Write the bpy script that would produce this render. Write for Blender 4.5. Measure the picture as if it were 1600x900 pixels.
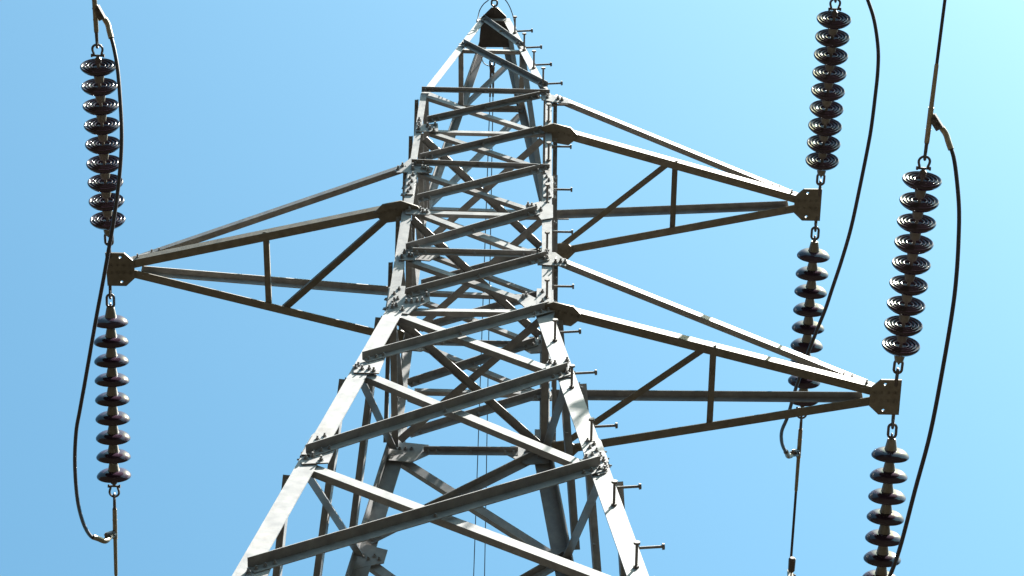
import bpy, bmesh, math, random
from mathutils import Vector, Matrix
random.seed(7)
V = Vector
scene = bpy.context.scene
for o in list(bpy.data.objects): bpy.data.objects.remove(o)
COL = scene.collection

# ------------------------------------------------------------------ camera
F_PX = 4057.6
CAM = V((0.540, -8.6356, 1.6))
RX = V((0.99971429, -0.00825799, 0.02243081)).normalized()
FW = V((-0.01584348, 0.47372684, 0.88052931)).normalized()
UP = RX.cross(FW).normalized()
RX = FW.cross(UP).normalized()
cam_d = bpy.data.cameras.new('camera'); cam = bpy.data.objects.new('camera', cam_d); COL.objects.link(cam)
M3 = Matrix((RX, UP, -FW)).transposed()
cam.matrix_world = Matrix.Translation(CAM) @ M3.to_4x4()
cam_d.sensor_width = 36.0; cam_d.lens = F_PX / 1600 * 36.0
cam_d.clip_start = 0.1; cam_d.clip_end = 6000
scene.camera = cam

# ------------------------------------------------------------------ sky, sun, exposure
SUN = V((0.38, -0.17, 0.905)).normalized()
el = math.asin(SUN.z); az = math.atan2(SUN.x, SUN.y)
w = bpy.data.worlds.new('World'); scene.world = w; w.use_nodes = True
nt = w.node_tree; nt.nodes.clear()
out = nt.nodes.new('ShaderNodeOutputWorld'); bg = nt.nodes.new('ShaderNodeBackground')
sky = nt.nodes.new('ShaderNodeTexSky'); sky.sky_type = 'NISHITA'; sky.sun_disc = False
sky.sun_elevation = el; sky.sun_rotation = az
sky.air_density = 1.0; sky.dust_density = 1.2; sky.ozone_density = 1.0; sky.altitude = 100
def vmath(op, src, val):
    n = nt.nodes.new('ShaderNodeMix'); n.data_type = 'RGBA'; n.blend_type = op; n.inputs['Factor'].default_value = 1.0
    nt.links.new(src, n.inputs['A']); n.inputs['B'].default_value = (*val, 1); return n.outputs['Result']
gam = nt.nodes.new('ShaderNodeGamma'); gam.inputs['Gamma'].default_value = 1.8
nt.links.new(vmath('MULTIPLY', sky.outputs[0], (0.30, 0.30, 0.30)), gam.inputs['Color'])
nt.links.new(vmath('MULTIPLY', gam.outputs[0], (3.75, 4.2, 2.42)), bg.inputs[0])
bg.inputs[1].default_value = 0.05
nt.links.new(bg.outputs[0], out.inputs[0])
sd = bpy.data.lights.new('sun', 'SUN'); sd.energy = 5.0; sd.angle = math.radians(0.5); sd.color = (1.0, 0.96, 0.9)
so = bpy.data.objects.new('sun', sd); COL.objects.link(so)
so.rotation_euler = (-SUN).to_track_quat('-Z', 'Y').to_euler()
vs = scene.view_settings
scene.display_settings.display_device = 'sRGB'
vs.view_transform = 'Standard'; vs.look = 'None'; vs.gamma = 1.0; vs.use_curve_mapping = False
vs.exposure = 3.1

# ------------------------------------------------------------------ materials
def mat(name, base, rough=0.5, metal=0.0, var=None, scale=8.0, spec=0.5, coat=0.0, bump=0.0, stretch=None, stain=None):
    m = bpy.data.materials.new(name); m.use_nodes = True
    t = m.node_tree; b = t.nodes['Principled BSDF']
    b.inputs['Base Color'].default_value = (*base, 1); b.inputs['Roughness'].default_value = rough
    b.inputs['Metallic'].default_value = metal
    b.inputs['Specular IOR Level'].default_value = spec
    b.inputs['Coat Weight'].default_value = coat; b.inputs['Coat Roughness'].default_value = 0.04
    if var:
        tc = t.nodes.new('ShaderNodeTexCoord'); mp = t.nodes.new('ShaderNodeMapping')
        t.links.new(tc.outputs['Object'], mp.inputs[0])
        if stretch: mp.inputs['Scale'].default_value = stretch
        n = t.nodes.new('ShaderNodeTexNoise'); n.inputs['Scale'].default_value = scale
        n.inputs['Detail'].default_value = 8; n.inputs['Roughness'].default_value = 0.65
        t.links.new(mp.outputs[0], n.inputs['Vector'])
        r = t.nodes.new('ShaderNodeValToRGB')
        r.color_ramp.elements[0].position = 0.35; r.color_ramp.elements[0].color = (*base, 1)
        r.color_ramp.elements[1].position = 0.68; r.color_ramp.elements[1].color = (*var, 1)
        t.links.new(n.outputs['Fac'], r.inputs[0]); col = r.outputs[0]
        if stain:
            n2 = t.nodes.new('ShaderNodeTexNoise'); n2.inputs['Scale'].default_value = 3.1
            n2.inputs['Detail'].default_value = 10; n2.inputs['Roughness'].default_value = 0.75
            t.links.new(tc.outputs['Object'], n2.inputs['Vector'])
            r2 = t.nodes.new('ShaderNodeValToRGB')
            r2.color_ramp.elements[0].position = 0.54; r2.color_ramp.elements[0].color = (0, 0, 0, 1)
            r2.color_ramp.elements[1].position = 0.78; r2.color_ramp.elements[1].color = (0.6, 0.6, 0.6, 1)
            t.links.new(n2.outputs['Fac'], r2.inputs[0])
            mx = t.nodes.new('ShaderNodeMix'); mx.data_type = 'RGBA'
            t.links.new(r2.outputs[0], mx.inputs['Factor']); t.links.new(col, mx.inputs['A'])
            mx.inputs['B'].default_value = (*stain, 1); col = mx.outputs['Result']
        # each member weathers a little differently
        oi = t.nodes.new('ShaderNodeObjectInfo'); mr = t.nodes.new('ShaderNodeMapRange')
        mr.inputs['To Min'].default_value = 0.78; mr.inputs['To Max'].default_value = 1.16
        t.links.new(oi.outputs['Random'], mr.inputs['Value'])
        ml = t.nodes.new('ShaderNodeVectorMath'); ml.operation = 'SCALE'
        t.links.new(col, ml.inputs[0]); t.links.new(mr.outputs[0], ml.inputs['Scale'])
        t.links.new(ml.outputs[0], b.inputs['Base Color'])
        rr = t.nodes.new('ShaderNodeMapRange'); rr.inputs['To Min'].default_value = rough * 0.85; rr.inputs['To Max'].default_value = rough * 1.25
        t.links.new(n.outputs['Fac'], rr.inputs['Value']); t.links.new(rr.outputs[0], b.inputs['Roughness'])
        if bump:
            bp = t.nodes.new('ShaderNodeBump'); bp.inputs['Strength'].default_value = bump; bp.inputs['Distance'].default_value = 0.004
            t.links.new(n.outputs['Fac'], bp.inputs['Height']); t.links.new(bp.outputs[0], b.inputs['Normal'])
    return m
DARKP = mat('dark_plate', (0.034, 0.030, 0.030), 0.5, 0.0, (0.05, 0.045, 0.042), 18, 0.2)
STEEL = mat('galvanised_steel', (0.115, 0.115, 0.118), 0.45, 0.0, (0.175, 0.175, 0.172), 11, 0.3, bump=0.06, stain=(0.10, 0.075, 0.05))
PLATE = mat('weathered_plate', (0.092, 0.083, 0.066), 0.55, 0.0, (0.135, 0.122, 0.10), 18, 0.25, bump=0.08, stain=(0.085, 0.05, 0.025))
BOLT = mat('bolt_steel', (0.075, 0.065, 0.058), 0.5, 0.1, (0.11, 0.10, 0.088), 60)
PORC = mat('brown_porcelain', (0.020, 0.011, 0.019), 0.11, 0.0, (0.030, 0.018, 0.029), 5, 0.32)
CAPM = mat('cap_iron', (0.12, 0.11, 0.085), 0.5, 0.0, (0.17, 0.155, 0.125), 30, 0.4)
HARD = mat('forged_hardware', (0.05, 0.04, 0.038), 0.45, 0.2, (0.08, 0.066, 0.058), 40)
ALU = mat('dull_aluminium', (0.17, 0.14, 0.085), 0.4, 0.2, (0.24, 0.20, 0.14), 25)
CABLE = mat('weathered_cable', (0.013, 0.009, 0.012), 0.5, 0.0, (0.024, 0.018, 0.021), 60)
GRASS = mat('grass', (0.010, 0.009, 0.006), 0.95, 0.0, (0.018, 0.015, 0.010), 0.35, 0.1)
CONC = mat('concrete', (0.30, 0.29, 0.27), 0.85, 0.0, (0.38, 0.37, 0.34), 9, 0.2)

# ------------------------------------------------------------------ mesh builder
class MB:
    def __init__(s): s.v = []; s.f = []; s.sm = []
    def add(s, vs_, fs_, smooth=False):
        n = len(s.v); s.v += [tuple(p) for p in vs_]
        for f in fs_: s.f.append([i + n for i in f]); s.sm.append(smooth)
    def prism(s, loop, d):
        n = len(loop); d = V(d)
        s.add([V(p) for p in loop] + [V(p) + d for p in loop],
              [list(range(n))[::-1], [n + i for i in range(n)]] + [[i, (i + 1) % n, n + (i + 1) % n, n + i] for i in range(n)])
    def angle(s, p0, p1, e1, e2, b1, b2, t):
        """steel L-section from p0 to p1; heel on the line, flange b1 along e1 and b2 along e2"""
        p0, p1 = V(p0), V(p1)
        q = [(0, 0), (b1, 0), (b1, t), (t, t), (t, b2), (0, b2)]
        loop = [p0 + e1 * a + e2 * b for a, b in q]
        s.prism(loop, p1 - p0)
    def frustum(s, p0, p1, r0, r1, n=16, smooth=True, cap=True):
        p0, p1 = V(p0), V(p1); a = (p1 - p0).normalized()
        x = a.orthogonal().normalized(); y = a.cross(x)
        c = [(math.cos(2 * math.pi * i / n), math.sin(2 * math.pi * i / n)) for i in range(n)]
        s.add([p0 + (x * u + y * v) * r0 for u, v in c] + [p1 + (x * u + y * v) * r1 for u, v in c],
              [[i, (i + 1) % n, n + (i + 1) % n, n + i] for i in range(n)], smooth)
        if cap:
            s.add([p0 + (x * u + y * v) * r0 for u, v in c], [list(range(n))[::-1]])
            s.add([p1 + (x * u + y * v) * r1 for u, v in c], [list(range(n))])
    def bolt(s, p, n_, r=0.0135, h=0.013, stub=0.016):
        n_ = V(n_).normalized(); p = V(p)
        s.frustum(p - n_ * 0.004, p + n_ * 0.003, r * 1.45, r * 1.45, 12, False)
        s.frustum(p, p + n_ * h, r, r * 0.96, 6, False)
        s.frustum(p + n_ * h, p + n_ * (h + stub), r * 0.56, r * 0.5, 8, True)
    def lathe(s, prof, n=48, smooth=True):
        m = len(prof); vs_ = []
        for r, z in prof:
            for i in range(n):
                a = 2 * math.pi * i / n; vs_.append((r * math.cos(a), r * math.sin(a), z))
        fs = []
        for k in range(m - 1):
            for i in range(n):
                j = (i + 1) % n; fs.append([k * n + i, k * n + j, (k + 1) * n + j, (k + 1) * n + i])
        s.add(vs_, fs, smooth)
        s.add([vs_[i] for i in range(n)], [list(range(n))[::-1]]); s.add(vs_[-n:], [list(range(n))])
    def tube(s, pts, r, n=10, closed=False, smooth=True):
        pts = [V(p) for p in pts]; m = len(pts); rr = r if isinstance(r, (list, tuple)) else [r] * m
        x = None; vs_ = []
        for k in range(m):
            if closed: a = pts[(k + 1) % m] - pts[k - 1]
            else: a = pts[min(k + 1, m - 1)] - pts[max(k - 1, 0)]
            a.normalize()
            x = a.orthogonal().normalized() if x is None else (x - a * x.dot(a)).normalized()
            y = a.cross(x)
            for i in range(n):
                t = 2 * math.pi * i / n; vs_.append(pts[k] + (x * math.cos(t) + y * math.sin(t)) * rr[k])
        fs = []
        for k in range(m if closed else m - 1):
            k2 = (k + 1) % m
            for i in range(n):
                j = (i + 1) % n; fs.append([k * n + i, k * n + j, k2 * n + j, k2 * n + i])
        s.add(vs_, fs, smooth)
        if not closed:
            s.add(vs_[:n], [list(range(n))[::-1]]); s.add(vs_[-n:], [list(range(n))])
    def build(s, name, m, parent=None, label=None):
        me = bpy.data.meshes.new(name); me.from_pydata(s.v, [], s.f)
        me.polygons.foreach_set('use_smooth', s.sm)
        bm = bmesh.new(); bm.from_mesh(me)
        bmesh.ops.remove_doubles(bm, verts=bm.verts, dist=1e-5)
        bmesh.ops.recalc_face_normals(bm, faces=bm.faces); bm.to_mesh(me); bm.free()
        me.set_sharp_from_angle(angle=math.radians(38))
        me.materials.append(m)
        o = bpy.data.objects.new(name, me); COL.objects.link(o)
        if parent: o.parent = parent
        if label: o['label'] = label
        return o
def tag(o, label=None, cat=None, group=None, kind=None):
    for k, v in (('label', label), ('category', cat), ('group', group), ('kind', kind)):
        if v: o[k] = v
    return o
def empty(name, loc=(0, 0, 0), rot=None):
    o = bpy.data.objects.new(name, None); COL.objects.link(o); o.location = loc
    if rot is not None: o.rotation_euler = rot
    o.empty_display_size = 0.2
    return o
def bez(pts, k=8):
    """Catmull-Rom through points"""
    pts = [V(p) for p in pts]; P = [pts[0] * 2 - pts[1]] + pts + [pts[-1] * 2 - pts[-2]]; o = []
    for i in range(1, len(P) - 2):
        for j in range(k):
            t = j / k; a, b, c, d = P[i - 1:i + 3]
            o.append(0.5 * ((2 * b) + (c - a) * t + (2 * a - 5 * b + 4 * c - d) * t * t + (3 * b - a - 3 * c + d) * t ** 3))
    return o + [pts[-1]]

# ------------------------------------------------------------------ ground
# flat round the tower, then unseen slopes added to shut out low skylight
g = MB(); RR = [0, 6, 15, 30, 50, 72, 85, 100, 120, 145, 175, 210, 260, 330, 450, 700, 1200, 2500]; NA = 96
def added_hill(r, a):
    t = min(max((r - 72) / 110, 0), 1); h = t * t * (3 - 2 * t)
    top = 78 + 14 * math.sin(2 * a + .6) + 9 * math.sin(5 * a + 2) + 5 * math.sin(11 * a)
    return h * top * (1 if r < 500 else .9) + (0 if r < 90 else 2.2 * math.sin(r * .31 + a * 17))
g.add([(r * math.cos(2 * math.pi * i / NA), r * math.sin(2 * math.pi * i / NA), added_hill(r, 2 * math.pi * i / NA)) for r in RR[1:] for i in range(NA)] + [(0, 0, 0)],
      [[k * NA + i, (k + 1) * NA + i, (k + 1) * NA + (i + 1) % NA, k * NA + (i + 1) % NA] for k in range(len(RR) - 2) for i in range(NA)]
      + [[(len(RR) - 1) * NA, i, (i + 1) % NA] for i in range(NA)], True)
gr = tag(g.build('ground', GRASS), kind='structure')

# ------------------------------------------------------------------ tower dimensions (metres)
Z = [19.826, 19.158, 18.522, 17.799, 17.099, 16.339, 15.287, 13.881, 12.566]
A0, A5, K, AY = 0.5027, 0.535, 0.1391, 1.0076
ZA, AA = 22.2745, 0.1284
def hw(z):
    if z >= Z[0]: return A0 + (AA - A0) * (z - Z[0]) / (ZA - Z[0])
    if z >= Z[5]: return A5 + (A0 - A5) * (z - Z[5]) / (Z[0] - Z[5])
    return A5 + K * (Z[5] - z)
def corner(sx, sy, z): a = hw(z); return V((sx * a, sy * a * AY, z))
def sight(px, py): return FW + RX * ((px - 800) / F_PX) - UP * ((py - 450) / F_PX)
def front(px, py, face=-1):
    """point of the tower's front (or back) face seen along a line of sight"""
    r = sight(px, py); lo = None; s = 9.0
    def g_(s): p = CAM + r * s; return p.y - face * hw(p.z) * AY
    prev = g_(s)
    while s < 30:
        s2 = s + 0.05; c = g_(s2)
        if prev <= 0 < c or prev >= 0 > c:
            for _ in range(40):
                m = (s + s2) / 2; gm = g_(m)
                if (gm > 0) == (prev > 0): s = m
                else: s2 = m
            return CAM + r * s
        prev, s = c, s2
    raise ValueError((px, py))
def level(px, py, z): r = sight(px, py); return CAM + r * ((z - CAM.z) / r.z)
def face_normal(sx, sy, z):
    if z > Z[0]: sl = (A0 - AA) / (ZA - Z[0])
    elif z > Z[5]: sl = (A5 - A0) / (Z[0] - Z[5])
    else: sl = K
    return V((sx, sy, sl)).normalized()

tower = empty('transmission_tower', (0, 0, 0))
tag(tower, 'grey galvanised steel lattice transmission tower with three crossarms seen from below', 'pylon')
T_PARTS = []

# legs: L-sections with the corner outside, one mesh per corner
leg_objs = {}
SEG = [(ZA + 0.02, Z[0], 0.060, 0.006), (Z[0], Z[2] - 0.12, 0.048, 0.006), (Z[2] - 0.12, Z[5], 0.068, 0.007), (Z[5], 0.12, 0.112, 0.009)]
for sx in (-1, 1):
    for sy in (-1, 1):
        m = MB()
        for z1, z0, b, t in SEG:
            p0, p1 = corner(sx, sy, z1), corner(sx, sy, z0); ax = (p1 - p0).normalized()
            e1 = V((-sx, 0, 0)); e1 = (e1 - ax * e1.dot(ax)).normalized()
            e2 = V((0, -sy, 0)); e2 = (e2 - ax * e2.dot(ax)).normalized()
            m.angle(p0, p1, e1, e2, b, b, t)
        leg_objs[sx, sy] = m.build('leg', STEEL, tower)
        f = MB(); c = corner(sx, sy, 0.1)
        f.frustum((c.x, c.y, -0.3), (c.x, c.y, 0.30), 0.42, 0.38, 24); f.build('footing', CONC, tower)

# splice plates with zigzag bolts on the front flanges of the legs
def splice(sx, z1, z0, wd, rows, sy=-1):
    m = MB(); p0, p1 = corner(sx, sy, z1), corner(sx, sy, z0); ax = (p1 - p0).normalized()
    for which in ('front', 'side'):
        n_ = face_normal(0, sy, (z0 + z1) / 2) if which == 'front' else face_normal(sx, 0, (z0 + z1) / 2)
        e = V((-sx, 0, 0)) if which == 'front' else V((0, -sy, 0)); e = (e - ax * e.dot(ax)).normalized()
        o0 = p0 + n_ * 0.0015
        m.prism([o0, o0 + e * wd, o0 + e * wd + (p1 - p0), o0 + (p1 - p0)], n_ * 0.008)
        L = (p1 - p0).length
        for i in range(rows):
            u = (0.35 if i % 2 else 0.62) * wd
            m.bolt(o0 + e * u + ax * (L * (i + 0.7) / (rows + 0.4)) + n_ * 0.008, n_, 0.0105, 0.011, 0.012)
    m.build('splice_plate', STEEL, leg_objs[sx, sy])
for sx in (-1, 1):
    for sy in (-1, 1):
        splice(sx, Z[2] - 0.13, Z[2] - 0.49, 0.060, 6, sy)
        splice(sx, Z[5] + 0.30, Z[5] + 0.005, 0.100, 4, sy)
        splice(sx, Z[7] + 0.42, Z[7] + 0.12, 0.116, 6, sy)

# step bolts on the right front leg
def step_bolt(p, d):
    m = MB(); d = V(d).normalized(); p = V(p)
    m.frustum(p - d * 0.015, p + d * 0.135, 0.0078, 0.0078, 10)
    m.frustum(p + d * 0.135, p + d * 0.147, 0.0185, 0.017, 12)
    m.frustum(p, p + d * 0.013, 0.016, 0.016, 6, False)
    m.build('step_bolt', BOLT, leg_objs[1, -1])
def leg_at(py):
    lo, hi = 10.0, 22.25
    for _ in range(50):
        z = (lo + hi) / 2; p = corner(1, -1, z) - CAM
        y = 450 - F_PX * p.dot(UP) / p.dot(FW)
        if y > py: lo = z
        else: hi = z
    return z
for py in (52, 79, 107, 134, 190, 251, 317, 392, 467, 533, 606, 691, 790, 887):
    z = leg_at(py); c = corner(1, -1, z); b = 0.024 if z > Z[2] else (0.033 if z > Z[5] else 0.05)
    step_bolt(c + V((-b, 0, 0)), face_normal(0, -1, z))
for py in (45.5, 71, 98, 127.5, 160, 225, 290, 356, 441, 513, 577, 660, 755, 849):
    z = leg_at(py); c = corner(1, -1, z); b = 0.02 if z > Z[2] else (0.03 if z > Z[5] else 0.03)
    step_bolt(c + V((0, b, 0)), face_normal(1, 0, z))

# ------------------------------------------------------------------ bracing
def member(name, p0, p1, n_, kind, b1, b2, t=0.005, parent=tower, off=None, bolts=2, ext=0.0):
    """kind 'over': on the outer side with its outstanding flange on the upper edge;
       kind 'under': on the inner side with its outstanding flange on the lower edge"""
    jit = lambda: V((0, 0, random.uniform(-.004, .004)))
    p0, p1 = V(p0) + jit(), V(p1) + jit(); ax = (p1 - p0).normalized(); n_ = (n_ - ax * n_.dot(ax)).normalized()
    e = V((0, 0, 1)); e = e - ax * e.dot(ax)
    e = (e - n_ * e.dot(n_))
    e = e.normalized() if e.length > 0.05 else ax.cross(n_).normalized()
    if kind == 'under': p0 = p0 - ax * ext; p1 = p1 + ax * ext
    m = MB(); L = (p1 - p0).length
    if kind == 'over':
        o = n_ * (0.0105 if off is None else off); e1, e2 = -e, n_
    else:
        o = -n_ * (0.0105 if off is None else off); e1, e2 = e, -n_
    m.angle(p0 + o, p1 + o, e1, e2, b1, b2, t)
    if kind == 'over' and bolts:
        ks = [0.03 + 0.055 * i for i in range(bolts)]
        for d in ks + [L - k for k in ks]:
            m.bolt(p0 + o + ax * d + e1 * b1 * 0.55 + n_ * t, n_, 0.0105, 0.010, 0.010)
        mid = p0 + o + ax * (L * 0.5) + e1 * b1 * 0.55 + n_ * t
        m.bolt(mid, n_, 0.011, 0.010, 0.009)
    return m.build(name, STEEL, parent)
FR = [  # (name, x0,y0, x1,y1 on the face, kind, flanges)
 ('diagonal_brace', 756, 30, 818, 74, 'over', .045, .035), ('diagonal_brace', 725, 70, 856, 137, 'over', .050, .040),
 ('horizontal_brace', 726, 76, 814, 78, 'under', .040, .030),
 ('horizontal_brace', 659, 143.5, 859, 148.5, 'over', .036, .034),
 ('diagonal_brace', 667, 191, 843, 152, 'over', .045, .042), ('diagonal_brace', 676, 153, 832, 203, 'under', .042, .030),
 ('horizontal_brace', 684, 204.5, 842, 208, 'under', .038, .026),
 ('diagonal_brace', 656, 251, 846, 206, 'over', .048, .045), ('diagonal_brace', 684, 210, 842, 262, 'under', .042, .030),
 ('horizontal_brace', 643, 257, 859, 265, 'over', .036, .034),
 ('diagonal_brace', 652, 314, 843, 267, 'over', .048, .045), ('diagonal_brace', 662, 272, 828, 327, 'under', .042, .032),
 ('horizontal_brace', 672, 332, 826, 336, 'under', .045, .028),
 ('diagonal_brace', 634, 392, 838, 333, 'over', .050, .048), ('diagonal_brace', 670, 339, 830, 398, 'under', .050, .030),
 ('horizontal_brace', 645, 396, 838, 401, 'over', .038, .036),
 ('diagonal_brace', 634, 463, 853, 404, 'over', .050, .048), ('diagonal_brace', 652, 412, 818, 469, 'under', .048, .032),
 ('horizontal_brace', 660, 484, 812, 486, 'under', .050, .036),
 ('diagonal_brace', 566, 564, 857, 485, 'over', .058, .054), ('diagonal_brace', 632, 496, 857, 577, 'under', .064, .040),
 ('diagonal_brace', 478, 711, 886, 582, 'over', .062, .058), ('diagonal_brace', 586, 592, 910, 727, 'under', .066, .040),
 ('diagonal_brace', 387, 891, 937, 731, 'over', .070, .064), ('diagonal_brace', 500, 737, 985, 921, 'under', .070, .044)]
body = []
for nm, x0, y0, x1, y1, k, b1, b2 in FR:
    p0, p1 = front(x0, y0), front(x1, y1); zc = (p0.z + p1.z) / 2
    body.append((nm, p0, p1, k, b1, b2))
    xt = 0.0
    if k == 'under':      # run on behind the plates as far as the leg flanges allow
        room = min(hw(p.z) - abs(p.x) for p in (p0, p1))
        xt = max(0.0, min(0.10, room - 0.012))
    member(nm, p0, p1, face_normal(0, -1, zc), k, b1, b2, bolts=3 if zc < Z[4] else 2, ext=xt)
    if zc > Z[0] + 0.3: continue
    # back face: the same arrangement carried across, so its flanges point the same way
    q0, q1 = V((p0.x, AY * hw(p0.z), p0.z)), V((p1.x, AY * hw(p1.z), p1.z))
    kb = k if nm[0] == 'd' else ('under' if k == 'over' else 'over')
    member(nm, q0, q1, -face_normal(0, 1, zc), kb, b1, b2, off=0.0155 if kb == 'over' else 0.012, ext=xt)
# lower panels down to the footings (below the frame)
LOW = [Z[8], 9.9, 6.0, 0.6]
for i in range(3):
    za, zb = LOW[i] - 0.1, LOW[i + 1] + 0.1
    for (c0, c1, n_) in (((-1, -1), (1, -1), V((0, -1, 0))), ((-1, 1), (1, 1), V((0, 1, 0))), ((-1, -1), (-1, 1), V((-1, 0, 0))), ((1, -1), (1, 1), V((1, 0, 0)))):
        member('diagonal_brace', corner(*c0, zb), corner(*c1, za), n_, 'over', .07, .06)
        member('diagonal_brace', corner(*c0, za), corner(*c1, zb), n_, 'under', .07, .06)
# side faces
ZP = front(724, 74).z
def sidept(sx, sy, z, ins=0.03): c = corner(sx, sy, z); return V((c.x, c.y - sy * ins, c.z))
for sx in (-1, 1):
    for i in range(8):
        b = .048 if i < 5 else .066; zc = (Z[i] + Z[i + 1]) / 2; ins = .03 if i < 5 else .05
        n_ = face_normal(sx, 0, zc)
        member('diagonal_brace', sidept(sx, -1, Z[i] - .05, ins), sidept(sx, 1, Z[i + 1] + .04, ins), n_, 'over', b, b * (.62 if i < 5 else .8), off=0.0125)
        member('diagonal_brace', sidept(sx, 1, Z[i] - .05, ins), sidept(sx, -1, Z[i + 1] + .03, ins), n_, 'under', b, b * .8, off=0.0125)
    for i in (0, 1, 3, 5):
        member('horizontal_brace', sidept(sx, -1, Z[i]), sidept(sx, 1, Z[i]), face_normal(sx, 0, Z[i]), 'under', .045, .045, off=0.017)
    n_ = face_normal(sx, 0, ZP + .1)
    member('horizontal_brace', sidept(sx, -1, ZP, .02), sidept(sx, 1, ZP, .02), n_, 'under', .042, .042, off=0.010)
# peak sides and back
member('diagonal_brace', sidept(-1, 1, ZP - .03), sidept(-1, -1, Z[0] + .06), face_normal(-1, 0, 21), 'under', .045, .04)
member('diagonal_brace', sidept(1, -1, ZP - .03), sidept(1, 1, Z[0] + .06), face_normal(1, 0, 21), 'under', .045, .045)
member('diagonal_brace', sidept(1, -1, ZA - .12, .01), sidept(1, 1, ZP + .05), face_normal(1, 0, 22), 'under', .040, .040)
nb = -face_normal(0, 1, 21)
def backpt(sx, z, ins=0.03): c = corner(sx, 1, z); return V((c.x - sx * ins, c.y, c.z))
member('horizontal_brace', backpt(-1, ZP), backpt(1, ZP), nb, 'over', .04, .04, off=0.015)
member('diagonal_brace', backpt(-1, ZP + .02), backpt(1, ZA - .25), nb, 'under', .04, .03, off=0.012)
member('diagonal_brace', backpt(1, ZP - .03), backpt(-1, Z[0] + .06), nb, 'under', .045, .034, off=0.012)
# plan bracing: flat crosses inside the body where the crossarms join
for i in (1, 3, 5):
    z = Z[i]; c = [corner(-1, -1, z), corner(1, 1, z), corner(1, -1, z), corner(-1, 1, z)]
    for q, (p0, p1) in enumerate(((c[0], c[1]), (c[2], c[3]))):
        d = (p1 - p0).normalized(); p0 = p0 + d * .10; p1 = p1 - d * .10
        e1 = V((0, 0, 1)).cross(d).normalized(); e1 = e1 if e1.y < 0 else -e1
        m = MB(); m.angle(p0 - e1 * .025 + V((0, 0, .012 * q - .006)), p1 - e1 * .025 + V((0, 0, .012 * q - .006)), e1, V((0, 0, 1 if q else -1)), .052, .045 if q else .03, .005)
        m.build('plan_brace', STEEL, tower)

# ------------------------------------------------------------------ gusset plates on the front face (with bolts), and their back twins
GUS = [
 ([(650, 207), (652, 193), (664, 196), (684, 194), (685, 207)], [(654, 203), (655, 197), (655, 190), (668, 199), (672, 203), (678, 206), (680, 197)]),
 ([(617, 268), (641, 249), (650, 253), (677, 264), (674, 271), (620, 271)], [(622, 266), (629, 261), (645, 266), (645, 262), (660, 265), (665, 266), (669, 268)]),
 ([(633, 326), (668, 328), (673, 334), (670, 337), (634, 336)], [(640, 331), (657, 330), (661, 333), (667, 333)]),
 ([(622, 398), (632, 388), (655, 392), (656, 398), (645, 408), (623, 408)], [(628, 404), (639, 402), (644, 403), (632, 397)]),
 ([(611, 462), (671, 460), (672, 472), (652, 481), (638, 490), (606, 487)], [(613, 482), (619, 480), (629, 485), (635, 474), (643, 474), (652, 473), (616, 472), (667, 464), (660, 472)]),
 ([(551, 573), (602, 560), (592, 585), (553, 584)], [(556, 577), (560, 574), (566, 579), (577, 579), (584, 582)]),
 ([(470, 722), (523, 704), (513, 725), (472, 727)], [(478, 719), (489, 716), (502, 721)]),
 ([(384, 898), (425, 886), (418, 902), (384, 904)], [(388, 898)]),
 ([(845, 146), (864, 150), (888, 157), (890, 163), (866, 161), (846, 157)], [(872, 156), (878, 158), (855, 154)]),
 ([(824, 321), (846, 316), (864, 322), (864, 342), (846, 345), (836, 334), (820, 330)], [(825, 323), (831, 324), (837, 326), (845, 330)]),
 ([(838, 402), (846, 395), (868, 396), (886, 410), (884, 417), (840, 415)], [(868, 412), (876, 411), (883, 412), (855, 406), (854, 397)]),
 ([(808, 470), (826, 462), (838, 468), (868, 478), (866, 492), (846, 497), (820, 482)], [(817, 467), (822, 464)]),
 ([(852, 571), (886, 566), (895, 590), (870, 592), (855, 584)], [(859, 569), (867, 571), (886, 566), (885, 584), (890, 583)]),
 ([(907, 720), (940, 712), (947, 740), (935, 744), (912, 733)], [(916, 718), (938, 715), (943, 722), (946, 731), (945, 737)])]
for poly, bolts in GUS:
    m = MB(); P = [front(*p) for p in poly]; zc = sum(p.z for p in P) / len(P)
    # lay the plate on the plane of the face just proud of the legs
    n_ = face_normal(0, -1, min(zc, Z[0] - .1))
    ref = V((0, -AY * hw(zc), zc)) + n_ * 0.0010
    P = [p - n_ * (p - ref).dot(n_) for p in P]
    m.prism(P, n_ * 0.008)
    for b in bolts:
        q = front(*b); q = q - n_ * (q - ref).dot(n_)
        m.bolt(q + n_ * .008, n_, 0.0125, 0.013, 0.016)
    m.build('gusset_plate', STEEL, tower)
for i in (1, 3, 5):
    for sx in (-1, 1):
        c = corner(sx, 1, Z[i]); n_ = -face_normal(0, 1, Z[i]); m = MB(); w_ = .16 + .02 * i
        c = c + n_ * 0.002
        m.prism([c + V((0, 0, .10)), c + V((-sx * w_, 0, .06)), c + V((-sx * w_ * 1.1, 0, -.04)), c + V((-sx * w_ * .6, 0, -.16)), c + V((0, 0, -.14))], n_ * .009)
        for k in range(3):
            m.bolt(c + V((-sx * (.07 + .04 * k), 0, .0)) + n_ * .009, n_, .0115, .012, .012)
        m.build('gusset_plate', STEEL, tower)
for zz in (Z[6], Z[7]):
    for sx in (-1, 1):
        c = corner(sx, 1, zz); n_ = -face_normal(0, 1, zz); m = MB(); c = c + n_ * .002; ax = (corner(sx, 1, zz - .2) - c).normalized()
        m.prism([c - ax * .12, c - ax * .06 + V((-sx * .19, 0, 0)), c + ax * .06 + V((-sx * .19, 0, 0)), c + ax * .13], n_ * .009)
        for k in range(4):
            m.bolt(c + V((-sx * (.05 + .035 * k), 0, 0)) + ax * .03 * (k % 2) + n_ * .009, n_, .0115, .012, .012)
        m.build('gusset_plate', STEEL, tower)

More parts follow.
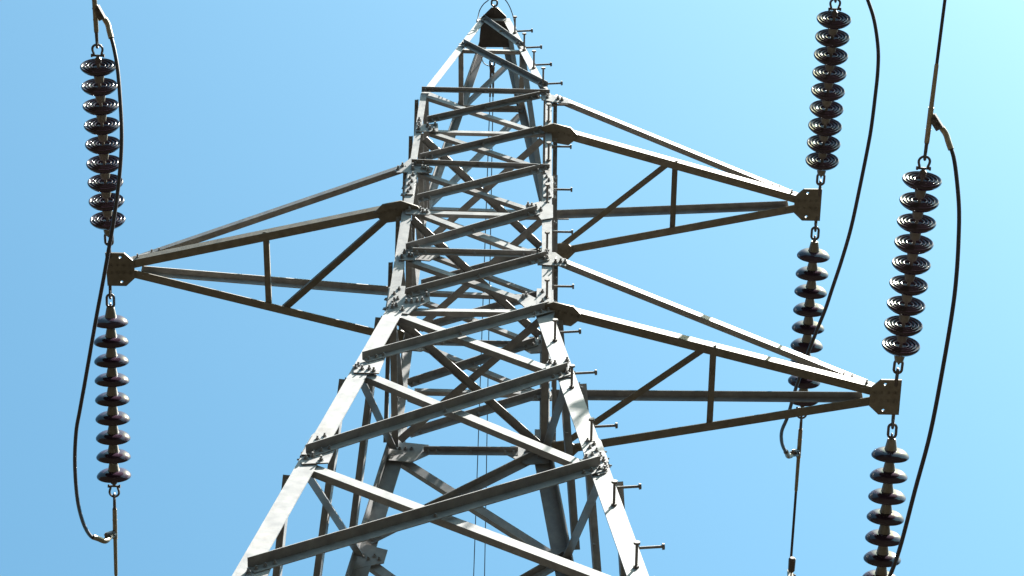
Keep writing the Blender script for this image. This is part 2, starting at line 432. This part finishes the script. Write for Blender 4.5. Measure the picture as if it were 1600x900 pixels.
# ------------------------------------------------------------------ peak cap
pk = MB(); z = ZA - 0.055
top = [(752, 27), (768, 11.5), (777, 11.5), (793, 27)]
pk.prism([level(*p, z) for p in ((748, 74), (752, 28), (768, 12), (777, 12), (791, 26), (797, 74))], V((0, 0, .012)))
pkp = pk.build('peak_plate', DARKP, tower)
pl = MB(); a, b = level(755, 28, z - .02), level(791, 29, z - .02)
pl.prism([a, b, b + V((0, 0, -.045)), a + V((0, 0, -.045))], V((0, .008, 0))); pl.build('stiffener', STEEL, pkp)

# ------------------------------------------------------------------ crossarms
def plate_with_holes(mb, outline, holes, th):
    bm = bmesh.new()
    def loop(pts):
        vs_ = [bm.verts.new(p) for p in pts]
        for i in range(len(vs_)): bm.edges.new((vs_[i], vs_[(i + 1) % len(vs_)]))
    loop(outline)
    for (cx, cy, cz), r in holes:
        loop([(cx + r * math.cos(2 * math.pi * k / 14), cy + r * math.sin(2 * math.pi * k / 14), cz) for k in range(14)])
    bmesh.ops.triangle_fill(bm, use_beauty=True, edges=bm.edges[:])
    r = bmesh.ops.extrude_face_region(bm, geom=bm.faces[:])
    for v in r['geom']:
        if isinstance(v, bmesh.types.BMVert): v.co.z += th
    bm.verts.index_update()
    mb.add([v.co.copy() for v in bm.verts], [[v.index for v in f.verts] for f in bm.faces]); bm.free()
def crossarm(sx, X, iz, dz, diag_from_back, px_plate, tfrac=.5):
    zl = Z[iz]; zu = Z[iz - 1]; zt = zl + dz; a = corner(sx, -1, zl)
    up = V((0, 0, 1))
    xi = sx * (X - .10)                                   # inner edge of the end plate
    tipf, tipb = V((xi + sx * .02, -.062, zt + .012)), V((xi + sx * .02, .062, zt + .012))
    nf, nbk = corner(sx, -1, zl) + V((sx * .005, 0, .012)), corner(sx, 1, zl) + V((sx * .005, 0, .012))
    lower = MB()
    for p0, p1, s in ((tipf, nf, -1), (tipb, nbk, 1)):
        ax = (p1 - p0).normalized(); e1 = V((0, -s, 0)); e1 = (e1 - ax * e1.dot(ax)).normalized()
        lower.angle(p0 + V((0, s * .006, 0)), p1 + V((0, s * .03, 0)), e1, up, .062, .062, .006)
    arm = lower.build('crossarm', PLATE, tower)
    # upper chords
    q0, q1 = V((xi - sx * .03, -.055, zt + .095)), corner(sx, -1, zu) + V((sx * .02, -.012, -.03))
    m = MB(); ax = (q1 - q0).normalized(); e1 = up - ax * ax.z; e1.normalize(); e2 = V((0, 1, 0)); e2 = (e2 - ax * e2.dot(ax)).normalized()
    m.angle(q0, q1, e1, e2, .050, .046, .006); m.build('upper_chord', STEEL, arm)
    r0, r1 = V((xi - sx * .035, .045, zt + .060)), corner(sx, 1, zu) + V((sx * .02, .012, .0))
    m = MB(); ax = (r1 - r0).normalized(); e1 = -(up - ax * ax.z); e1.normalize(); e2 = V((0, -1, 0)); e2 = (e2 - ax * e2.dot(ax)).normalized()
    m.angle(r0, r1, e1, e2, .056, .048, .006); m.build('upper_chord', STEEL, arm)
    # struts in the bottom plane
    def along(p0, p1, t): return p0 + (p1 - p0) * t
    f1, b1 = along(tipf, nf, tfrac), along(tipb, nbk, tfrac)
    def strut(p0, p1, wd):
        p0 = p0 + V((0, 0, .012)); p1 = p1 + V((0, 0, .012)); ax = (p1 - p0).normalized(); e = up.cross(ax).normalized()
        m = MB(); m.angle(p0 - e * wd / 2, p1 - e * wd / 2, e, up, wd, wd * .8, .005); m.build('strut', PLATE, arm)
    strut(f1 + V((0, -.02, 0)), b1 + V((0, .02, 0)), .042)
    if diag_from_back: strut(along(tipb, nbk, tfrac + .05), nf + V((sx * .02, -.0, 0)), .045)
    else: strut(along(tipf, nf, tfrac + .02), nbk + V((sx * .02, 0, 0)), .045)
    # end plate with two open holes and bolts through the chords
    m = MB(); xo = sx * (X + .10); y = .132; c = .065
    if sx < 0: ol = [(xo, -y), (xi - .065 * 1, -y), (xi, -y + c), (xi, y - c), (xi - .065, y), (xo, y)]
    else: ol = [(xo, -y), (xi + .065, -y), (xi, -y + c), (xi, y - c), (xi + .065, y), (xo, y)]
    xm = sx * (X + .0)
    plate_with_holes(m, [(p[0], p[1], zt) for p in ol], [((xm - sx * .005, -.098, zt), .0095), ((xm - sx * .005, .098, zt), .0095)], .0115)
    for yy in (-.03, .03):
        for k in range(4):
            m.bolt((sx * (X - .07 + .045 * k), yy, zt), (0, 0, -1), .010, .008, .004)
    ep = m.build('end_plate', PLATE, arm)
    # bent tie plate from the end plate up to the front upper chord
    m = MB(); yy = -.062; o = xi
    loop = [(o + sx * .05, yy, zt + .013), (o + sx * .05, yy, zt + .055), (o - sx * .10, yy, zt + .155), (o - sx * .22, yy, zt + .205), (o - sx * .20, yy, zt + .12), (o - sx * .06, yy, zt + .013)]
    m.prism(loop, V((0, -.007, 0)))
    for bx, bz in ((-.02, .05), (-.11, .125), (-.16, .15)): m.bolt((o + sx * bx, yy - .007, zt + bz), (0, -1, 0), .0125, .014, .02)
    m.build('tie_plate', STEEL, arm)
    # knee gusset under the leg, front and back
    for s in (-1, 1):
        c = corner(sx, s, zl); zz = zl - .006
        m = MB()
        loop = [(c.x - sx * .15, c.y - s * .035, zz), (c.x - sx * .11, c.y + s * .030, zz), (c.x + sx * .01, c.y + s * .072, zz), (c.x + sx * .14, c.y + s * .040, zz),
                (c.x + sx * .205, c.y - s * .035, zz), (c.x + sx * .125, c.y - s * .105, zz), (c.x + sx * .01, c.y - s * .085, zz), (c.x - sx * .05, c.y - s * .03, zz)]
        m.prism(loop, V((0, 0, .010)))
        for k in range(4): m.bolt((c.x + sx * (.05 + .04 * k), c.y - s * (.0 + .012 * k), zz), (0, 0, -1), .0105, .009, .006)
        m.build('knee_gusset', PLATE, arm)
        n_ = face_normal(0, s, zl)
    # back upper gusset
    c = corner(sx, 1, zu); m = MB()
    m.prism([c + V((-sx * .14, .004, .06)), c + V((sx * .13, .004, .03)), c + V((sx * .15, .004, -.07)), c + V((-sx * .14, .004, -.08))], V((0, .008, 0)))
    m.build('gusset_plate', STEEL, arm)
    return V((xo, 0, zt))
ARMS = {'L': (-1, 2.532, 3, .022, True), 'T': (1, 2.432, 1, -.1135, False), 'B': (1, 2.718, 5, -.1016, False)}
for k, (sx, X, iz, dz, fb) in ARMS.items(): crossarm(sx, X, iz, dz, fb, None)

# ------------------------------------------------------------------ insulator strings
def disc_mesh():
    prof = [(.044, -.034), (.060, -.0335), (.078, -.0305), (.094, -.024), (.107, -.015), (.1165, -.0055), (.1228, .003), (.125, .0095), (.1238, .016), (.119, .0205), (.1135, .019),
            (.110, .012), (.104, .009), (.101, .011), (.0985, .020), (.0955, .0225), (.0925, .0215), (.0905, .018), (.088, .008), (.082, .006), (.078, .008), (.0755, .018), (.0725, .0215),
            (.0695, .0205), (.067, .017), (.0645, .006), (.058, .003), (.054, .005), (.0515, .017), (.0485, .020), (.0455, .019), (.043, .015), (.040, .001), (.030, -.004), (.012, -.006)]
    m = MB(); m.lathe(prof, 56); return m
def cap_mesh():
    m = MB()
    m.lathe([(.012, -.108), (.024, -.108), (.029, -.102), (.032, -.085), (.037, -.060), (.041, -.038), (.0435, -.034), (.0435, -.027)], 28)
    m.lathe([(.013, -.006), (.0105, .0), (.0105, .030), (.014, .036), (.014, .044), (.006, .046)], 16)
    return m
def ring(mb, c, u, v, a, b, r, n=22):
    """oval chain ring, long axis u (half a), short axis v (half b)"""
    c = V(c); pts = []
    for k in range(n):
        t = 2 * math.pi * k / n; ct, st = math.cos(t), math.sin(t)
        ex = (a - b) * (1 if ct > 0 else -1) if abs(ct) > .01 else 0
        pts.append(c + u * (ex + b * ct) + v * (b * st))
    mb.tube(pts, r, 8, closed=True)
_dm = _cm = None
def string(P0, azd, depd, sy, t1, label):
    global _dm, _cm
    a, s = math.radians(azd), math.radians(depd)
    d = V((math.sin(a) * math.cos(s), sy * math.cos(a) * math.cos(s), -math.sin(s)))
    # local frame: +Z along the string away from the arm, local X sideways
    ux = V((1, 0, 0)); ux = (ux - d * ux.dot(d)).normalized(); uy = d.cross(ux)
    rot = Matrix((ux, uy, d)).transposed().to_euler()
    root = empty('insulator_string', P0, rot)
    tag(root, label, 'insulator string', 'strings of nine porcelain insulator discs')
    X_, Y_, Z_ = V((1, 0, 0)), V((0, 1, 0)), V((0, 0, 1)); W_ = (X_ * .85 + Y_ * .53).normalized()
    lk = MB()
    z_end = t1 - .108
    lk.tube([(0, 0, -.045), (0, 0, .03)], .012, 10)                     # shank from the plate
    ring(lk, (0, 0, .048), Z_, Y_, .030, .020, .0085)
    lk.build('clevis_eye', HARD, root)
    l2 = MB(); ring(l2, (0, 0, .098), Z_, X_, .048, .026, .0095); l2.build('chain_link', HARD, root)
    l3 = MB(); l3.tube([(0, 0, .128), (0, 0, z_end + .012)], .0075, 8); l3.frustum((0, 0, z_end - .010), (0, 0, z_end + .01), .012, .016, 12)
    ring(l3, (0, 0, .134), Z_, Y_, .016, .012, .006); l3.build('ball_pin', HARD, root)
    for i in range(9):
        if _dm is None:
            o = disc_mesh().build('disc', PORC, root); _dm = o.data
            c = cap_mesh().build('cap', CAPM, o); _cm = c.data
        else:
            o = bpy.data.objects.new('disc', _dm); COL.objects.link(o); o.parent = root
            c = bpy.data.objects.new('cap', _cm); COL.objects.link(c); c.parent = o
        o.location = (0, 0, t1 + .146 * i); o.rotation_euler = (random.uniform(-.022, .022), random.uniform(-.022, .022), random.uniform(0, 6.28))
    e = t1 + .146 * 8
    sh = MB(); sh.frustum((0, 0, e + .036), (0, 0, e + .066), .021, .024, 14); sh.frustum((0, 0, e + .066), (0, 0, e + .078), .024, .012, 14)
    sh.tube([(0, 0, e + .07), (0, 0, e + .094)], .012, 8)
    sh.frustum((-.043, 0, e + .090), (.043, 0, e + .090), .0075, .0075, 10); sh.frustum((-.046, 0, e + .090), (-.034, 0, e + .090), .013, .013, 8); sh.frustum((.034, 0, e + .090), (.046, 0, e + .090), .013, .013, 8)
    sh.build('socket_clevis', HARD, root)
    bow = MB(); pts = [(-.024, 0, e + .085), (-.027, 0, e + .105), (-.034, 0, e + .130), (-.032, 0, e + .150), (-.018, 0, e + .166), (0, 0, e + .171), (.018, 0, e + .166), (.032, 0, e + .150), (.034, 0, e + .130), (.027, 0, e + .105), (.024, 0, e + .085)]
    bow.tube(bez(pts, 3), .0085, 8); bow.build('shackle', HARD, root)
    return root, V(P0), d, e, rot, ux, uy
def conductor(st, label, side, up_flag, grp, length=70.0, curv=.0016):
    root, P0, d, e, rot, ux, uy = st
    P = P0 + d * (e + .16)
    r = empty('conductor', P, rot); tag(r, label, 'conductor', grp)
    m = MB(); ring(m, (0, 0, .012), V((0, 0, 1)), V((0, 1, 0)), .022, .016, .0085)
    m.frustum((0, 0, .025), (0, 0, .10), .011, .012, 12); m.frustum((0, 0, .10), (0, 0, .112), .015, .015, 12)
    m.build('anchor_eye', HARD, r)
    c = MB(); c.frustum((0, 0, .108), (0, 0, .34), .0165, .0175, 16); c.frustum((0, 0, .34), (0, 0, .62), .0150, .0135, 16); c.frustum((0, 0, .62), (0, 0, .64), .0135, .009, 16)
    for zz in (.19, .335): c.frustum((0, 0, zz), (0, 0, zz + .006), .0185, .0185, 16)
    c.build('dead_end_clamp', ALU, r)
    # cable leaving the clamp: straight at first, then sagging to the next support far out of frame
    w = MB(); pts = []
    hz = V((d.x, d.y, 0)); hl = hz.length; hz /= hl; sl = d.z / hl
    P1 = P + d * .62; inv = Matrix((ux, uy, d))
    for k in range(61):
        u = length * (k / 60) ** 2
        q = P1 + hz * u + V((0, 0, sl * u + curv * u * u)); pts.append(inv @ (q - P))
    w.tube(pts, .0105, 12); w.build('cable', CABLE, r)
    return r, P, d
SPEC = {
 'A': ((-2.600, -.143, 17.826), .64, -.20, -1, .239, 'insulator string pulled toward the viewer from the left crossarm tip'),
 'B': ((-2.615, .150, 17.826), -.67, 11.92, 1, .250, 'insulator string pulled away below and behind the left crossarm tip'),
 'C': ((2.515, -.120, 19.050), .03, 4.48, -1, .246, 'insulator string pulled toward the viewer from the upper right crossarm tip'),
 'D': ((2.503, .136, 19.050), -1.04, 7.94, 1, .269, 'insulator string pulled away behind the upper right crossarm tip'),
 'E': ((2.783, -.131, 16.243), 2.15, -2.0, -1, .243, 'largest insulator string, pulled toward the viewer from the lower right crossarm tip'),
 'F': ((2.784, .150, 16.243), -1.23, 12.41, 1, .260, 'insulator string pulled away behind the lower right crossarm tip, cut by bottom edge')}
ST = {k: string(*v) for k, v in SPEC.items()}
GC = 'phase conductors dead-ended at the crossarm tips'
CL = {'A': 'dark conductor with tan clamp running toward the viewer from the upper left insulator string',
      'B': 'dark conductor with tan clamp running away below the lower left insulator string',
      'C': 'dark conductor leaving the top edge beyond the insulator string of the upper right crossarm',
      'D': 'thin dark conductor with tan clamp receding behind the lower right crossarm, damper hung on it',
      'E': 'dark conductor with tan clamp at the top right above the largest insulator string',
      'F': 'dark conductor running away from the string at the bottom right corner'}
CD = {k: conductor(ST[k], CL[k], 0, 0, GC) for k in ST}

# ------------------------------------------------------------------ jumper cables looping under the arm tips
def drop_path(px, a, b, sag):
    """loop of cable hanging in a shallow bow from a to b, followed along its sight lines"""
    a, b = V(a), V(b); o = []
    for p in px:
        r = sight(*p); s = 9.0
        def gz(s):
            q = CAM + r * s; t = (q.y - a.y) / (b.y - a.y)
            return q.z - (a.z + (b.z - a.z) * t - 4 * sag * t * (1 - t))
        prev = gz(s)
        while s < 26:
            c = gz(s + .02)
            if (prev < 0) != (c < 0): break
            prev = c; s += .02
        o.append(CAM + r * (s + .02 * abs(prev) / (abs(prev) + abs(c) + 1e-9)))
    return o
JUMP = [
 ([(171, 49), (178, 75), (184, 110), (188, 160), (190, 205), (189, 245), (185, 290), (178, 342), (169.5, 392), (161, 440), (152.5, 485), (145, 527), (134, 590), (125, 640), (119, 675), (117, 725), (121, 780), (130, 817), (142, 838), (154, 842)],
  (-2.58, -1.75, 17.72), (-2.62, 2.0, 17.33), [], 'A', 'B', 'dark jumper cable looping under the left crossarm tip between two tan clamps'),
 ([(1347, -22), (1356, 0), (1366, 32), (1372, 75), (1371.5, 112), (1367, 155), (1362, 195), (1357, 225), (1344, 290), (1330, 355), (1315, 407), (1301, 449), (1290, 482), (1276, 517), (1264, 548), (1244, 605), (1231, 650), (1222, 672), (1221, 687), (1224, 699), (1230, 709)],
  (2.52, -1.8, 18.8), (2.46, 1.9, 18.6), [], 'C', 'D', 'dark jumper cable swinging past the upper right crossarm tip, behind the lower one'),
 ([(1482, 222), (1490, 245), (1495, 280), (1498.5, 325), (1498, 370), (1495, 425), (1489, 480), (1475, 565), (1454, 675), (1430, 765), (1405, 860)],
  (2.80, -1.75, 16.17), (2.72, 1.95, 15.7), [(2.665, .80, 15.18), (2.63, 1.20, 15.24), (2.62, 1.55, 15.42), (2.64, 1.78, 15.62), (2.665, 1.88, 15.74)], 'E', 'F', 'dark jumper cable bowing around the right side of the nearest insulator string')]
for px, a, b, extra, ca, cb, label in JUMP:
    pts = drop_path(px, a, b, .8) + [V(p) for p in extra]
    root = empty('jumper_cable', pts[0]); tag(root, label, 'jumper cable', 'jumper cables under the crossarm tips'); org = pts[0]
    m = MB(); m.tube([p - org for p in bez(pts, 6)], .0135, 12); m.build('cable', CABLE, root)
    # compression lugs: sleeve on the cable end and a bent flat palm bolted to the clamp
    for end, nxt, cd in ((pts[0], pts[1], CD[ca]), (pts[-1], pts[-2], CD[cb])):
        _, P, d = cd; cl = P + d * .30; tip = (end - nxt).normalized()
        knee = end + tip * .05
        l = MB(); sl = bez([end - tip * .05 - org, end - org, end + tip * .06 - org, (end + tip * .06) * .45 + cl * .55 - org, cl - org], 5)
        n_ = len(sl); l.tube(sl, [.0195 if i < n_ * .6 else .0165 for i in range(n_)], 12)
        l.build('lug_sleeve', ALU, root)
        q = MB(); mid = end * .30 + cl * .70; ax = (cl - end).normalized(); sd_ = ax.cross(d).normalized(); dv = sd_.cross(ax)
        q.prism([mid + ax * .05 + dv * .026 - sd_ * .012 - org, mid - ax * .05 + dv * .026 - sd_ * .012 - org, mid - ax * .05 - dv * .026 - sd_ * .012 - org, mid + ax * .05 - dv * .026 - sd_ * .012 - org], sd_ * .024)
        for k in (-.022, .022):
            q.bolt(mid + ax * k + sd_ * .012 - org, sd_, .012, .012, .012); q.bolt(mid + ax * k - sd_ * .012 - org, -sd_, .012, .012, .004)
        q.build('bolted_palm', HARD, root)

# ------------------------------------------------------------------ vibration damper on the receding conductor
_, P, d = CD['D']
dr = sight(1230, 895)
best = min((((P + d * (.62 + k * .01) - CAM).cross(dr.normalized()).length, k) for k in range(400)))
c = P + d * (.62 + best[1] * .01)
dp = empty('vibration_damper', c); tag(dp, 'small grey vibration damper clamped under the receding conductor at the bottom edge', 'damper')
down = V((0, 0, -1))
m = MB(); m.prism([V((-.02, -.022, .018)), V((.02, -.022, .018)), V((.02, .022, .018)), V((-.02, .022, .018))], V((0, 0, -.105))); m.bolt((.02, 0, -.03), (1, 0, 0), .012, .012, .012); m.build('damper_clamp', ALU, dp)
m = MB(); m.tube([V((0, -.20, -.088)), V((0, -.08, -.084)), V((0, .08, -.084)), V((0, .2, -.088))], .006, 8); m.build('messenger', CABLE, dp)
for s in (-1, 1):
    m = MB(); m.frustum((0, s * .07, -.086), (0, s * .085, -.086), .018, .027, 16); m.frustum((0, s * .085, -.086), (0, s * .19, -.088), .027, .029, 16); m.frustum((0, s * .19, -.088), (0, s * .205, -.088), .029, .018, 16); m.build('weight', HARD, dp)

# ------------------------------------------------------------------ earth wires at the peak
zw = ZA - .05
p0 = level(772.5, 13, zw)
ew = empty('earth_wire', p0); tag(ew, 'earth wire shackled to the front of the tower peak, running up out of frame', 'earth wire')
m = MB(); m.tube([V((0, .05, 0)), V((0, -.03, 0))], .010, 8); ring(m, V((0, -.05, 0)), V((0, 1, 0)), V((1, 0, 0)), .030, .024, .0085); m.build('shackle', HARD, ew)
m = MB(); m.frustum((0, -.07, 0), (0, -.16, -.003), .011, .012, 10); m.frustum((0, -.16, -.003), (0, -.5, -.012), .014, .012, 12); m.build('dead_end_clamp', ALU, ew)
m = MB(); m.tube([V((0, -.45 - 70 * (k / 40) ** 2, -.011 - .03 * 70 * (k / 40) ** 2 + .0012 * (70 * (k / 40) ** 2) ** 2)) for k in range(41)], .006, 8); m.build('cable', CABLE, ew)
# receding wires
def far_wire(px0, px1, label, r):
    za = ZA - .16; a = level(*px0, za)
    # direction: level heading with the fall that carries it through the second sight line
    q = sight(*px1); best = None
    for k in range(400):
        dep = math.radians(4 + k * .03)
        # point on the second sight line whose fall below a matches dep
        lo, hi = 10., 40.
        for _ in range(40):
            s = (lo + hi) / 2; p = CAM + q * s; fall = (a.z - p.z) / max(p.y - a.y, 1e-3)
            if p.y < a.y or fall > math.tan(dep): lo = s
            else: hi = s
        p = CAM + q * s; dx = abs((p.x - a.x) / (p.y - a.y))
        sc = abs(dep - math.radians(9))
        if best is None or sc < best[0]: best = (sc, p)
    d = (best[1] - a); d = d / d.y
    r_ = empty('earth_wire', a); tag(r_, label, 'earth wire', 'twin earth wires receding behind the tower')
    m = MB(); m.tube([V((d.x * u, u, d.z * u + .0015 * u * u)) for u in [70 * (k / 50) ** 2 for k in range(51)]], r, 8); m.build('cable', CABLE, r_)
    m = MB(); m.frustum((0, 0, 0), V((d.x * .22, .22, d.z * .22)), .0105, .0085, 10); m.build('wire_grip', HARD, r_)
    return a
wa = far_wire((767, 112), (740, 900), 'left one of two thin earth wires receding behind the tower body', .0042)
wb = far_wire((771, 112), (757, 900), 'right one of two thin earth wires receding behind the tower body', .0042)
tc = empty('tension_clamp', level(769, 82, zw)); tag(tc, 'small dark clamp hung behind the peak plate holding both thin wires', 'clamp')
o_ = V(tc.location); m = MB(); e_ = (wa + wb) / 2 - o_
m.tube([V((0, -.03, 0)), V((0, .03, -.01)), e_ * .5], .009, 8); ring(m, e_ * .55, e_.normalized(), V((1, 0, 0)), .03, .02, .0075); m.build('link', HARD, tc)
m = MB(); m.prism([e_ * .72 + V((-.024, 0, -.018)), e_ * .72 + V((.024, 0, -.018)), e_ + V((.018, .01, -.012)), e_ + V((-.018, .01, -.012))], V((0, 0, .03))); m.build('yoke', HARD, tc)
# bonding wires looping either side of the peak
def bond(px, z0, z1, label):
    n_ = len(px); pts = [level(*p, z0 + (z1 - z0) * i / (n_ - 1) + .10 * math.sin(math.pi * i / (n_ - 1))) for i, p in enumerate(px)]
    r = empty('bonding_wire', pts[-1]); tag(r, label, 'bonding wire')
    m = MB(); m.tube([p - pts[-1] for p in bez(pts, 6)], .0046, 8); m.build('wire', CABLE, r)
    m = MB(); m.frustum((0, 0, -.012), (0, 0, .025), .010, .010, 8); m.build('lug', HARD, r)
bond([(770, -14), (764, -1), (756, 6), (750, 15), (747.5, 24), (746, 33)], ZA + .02, ZA - .06, 'thin wire curving down left of the tower peak to the leg')
bond([(776, -14), (788, -2), (795, 8), (800, 20), (803.5, 33), (804.5, 44)], ZA + .02, ZA - .15, 'thin wire curving down right of the tower peak to the step bolt leg')
bond([(752, 90), (755, 97), (759, 101), (765, 103), (768, 101)], ZA - .30, ZA - .16, 'short slack wire hooked under the peak behind the front brace')

# ------------------------------------------------------------------ render settings
scene.render.engine = 'CYCLES'
scene.render.resolution_x = 1024; scene.render.resolution_y = 576
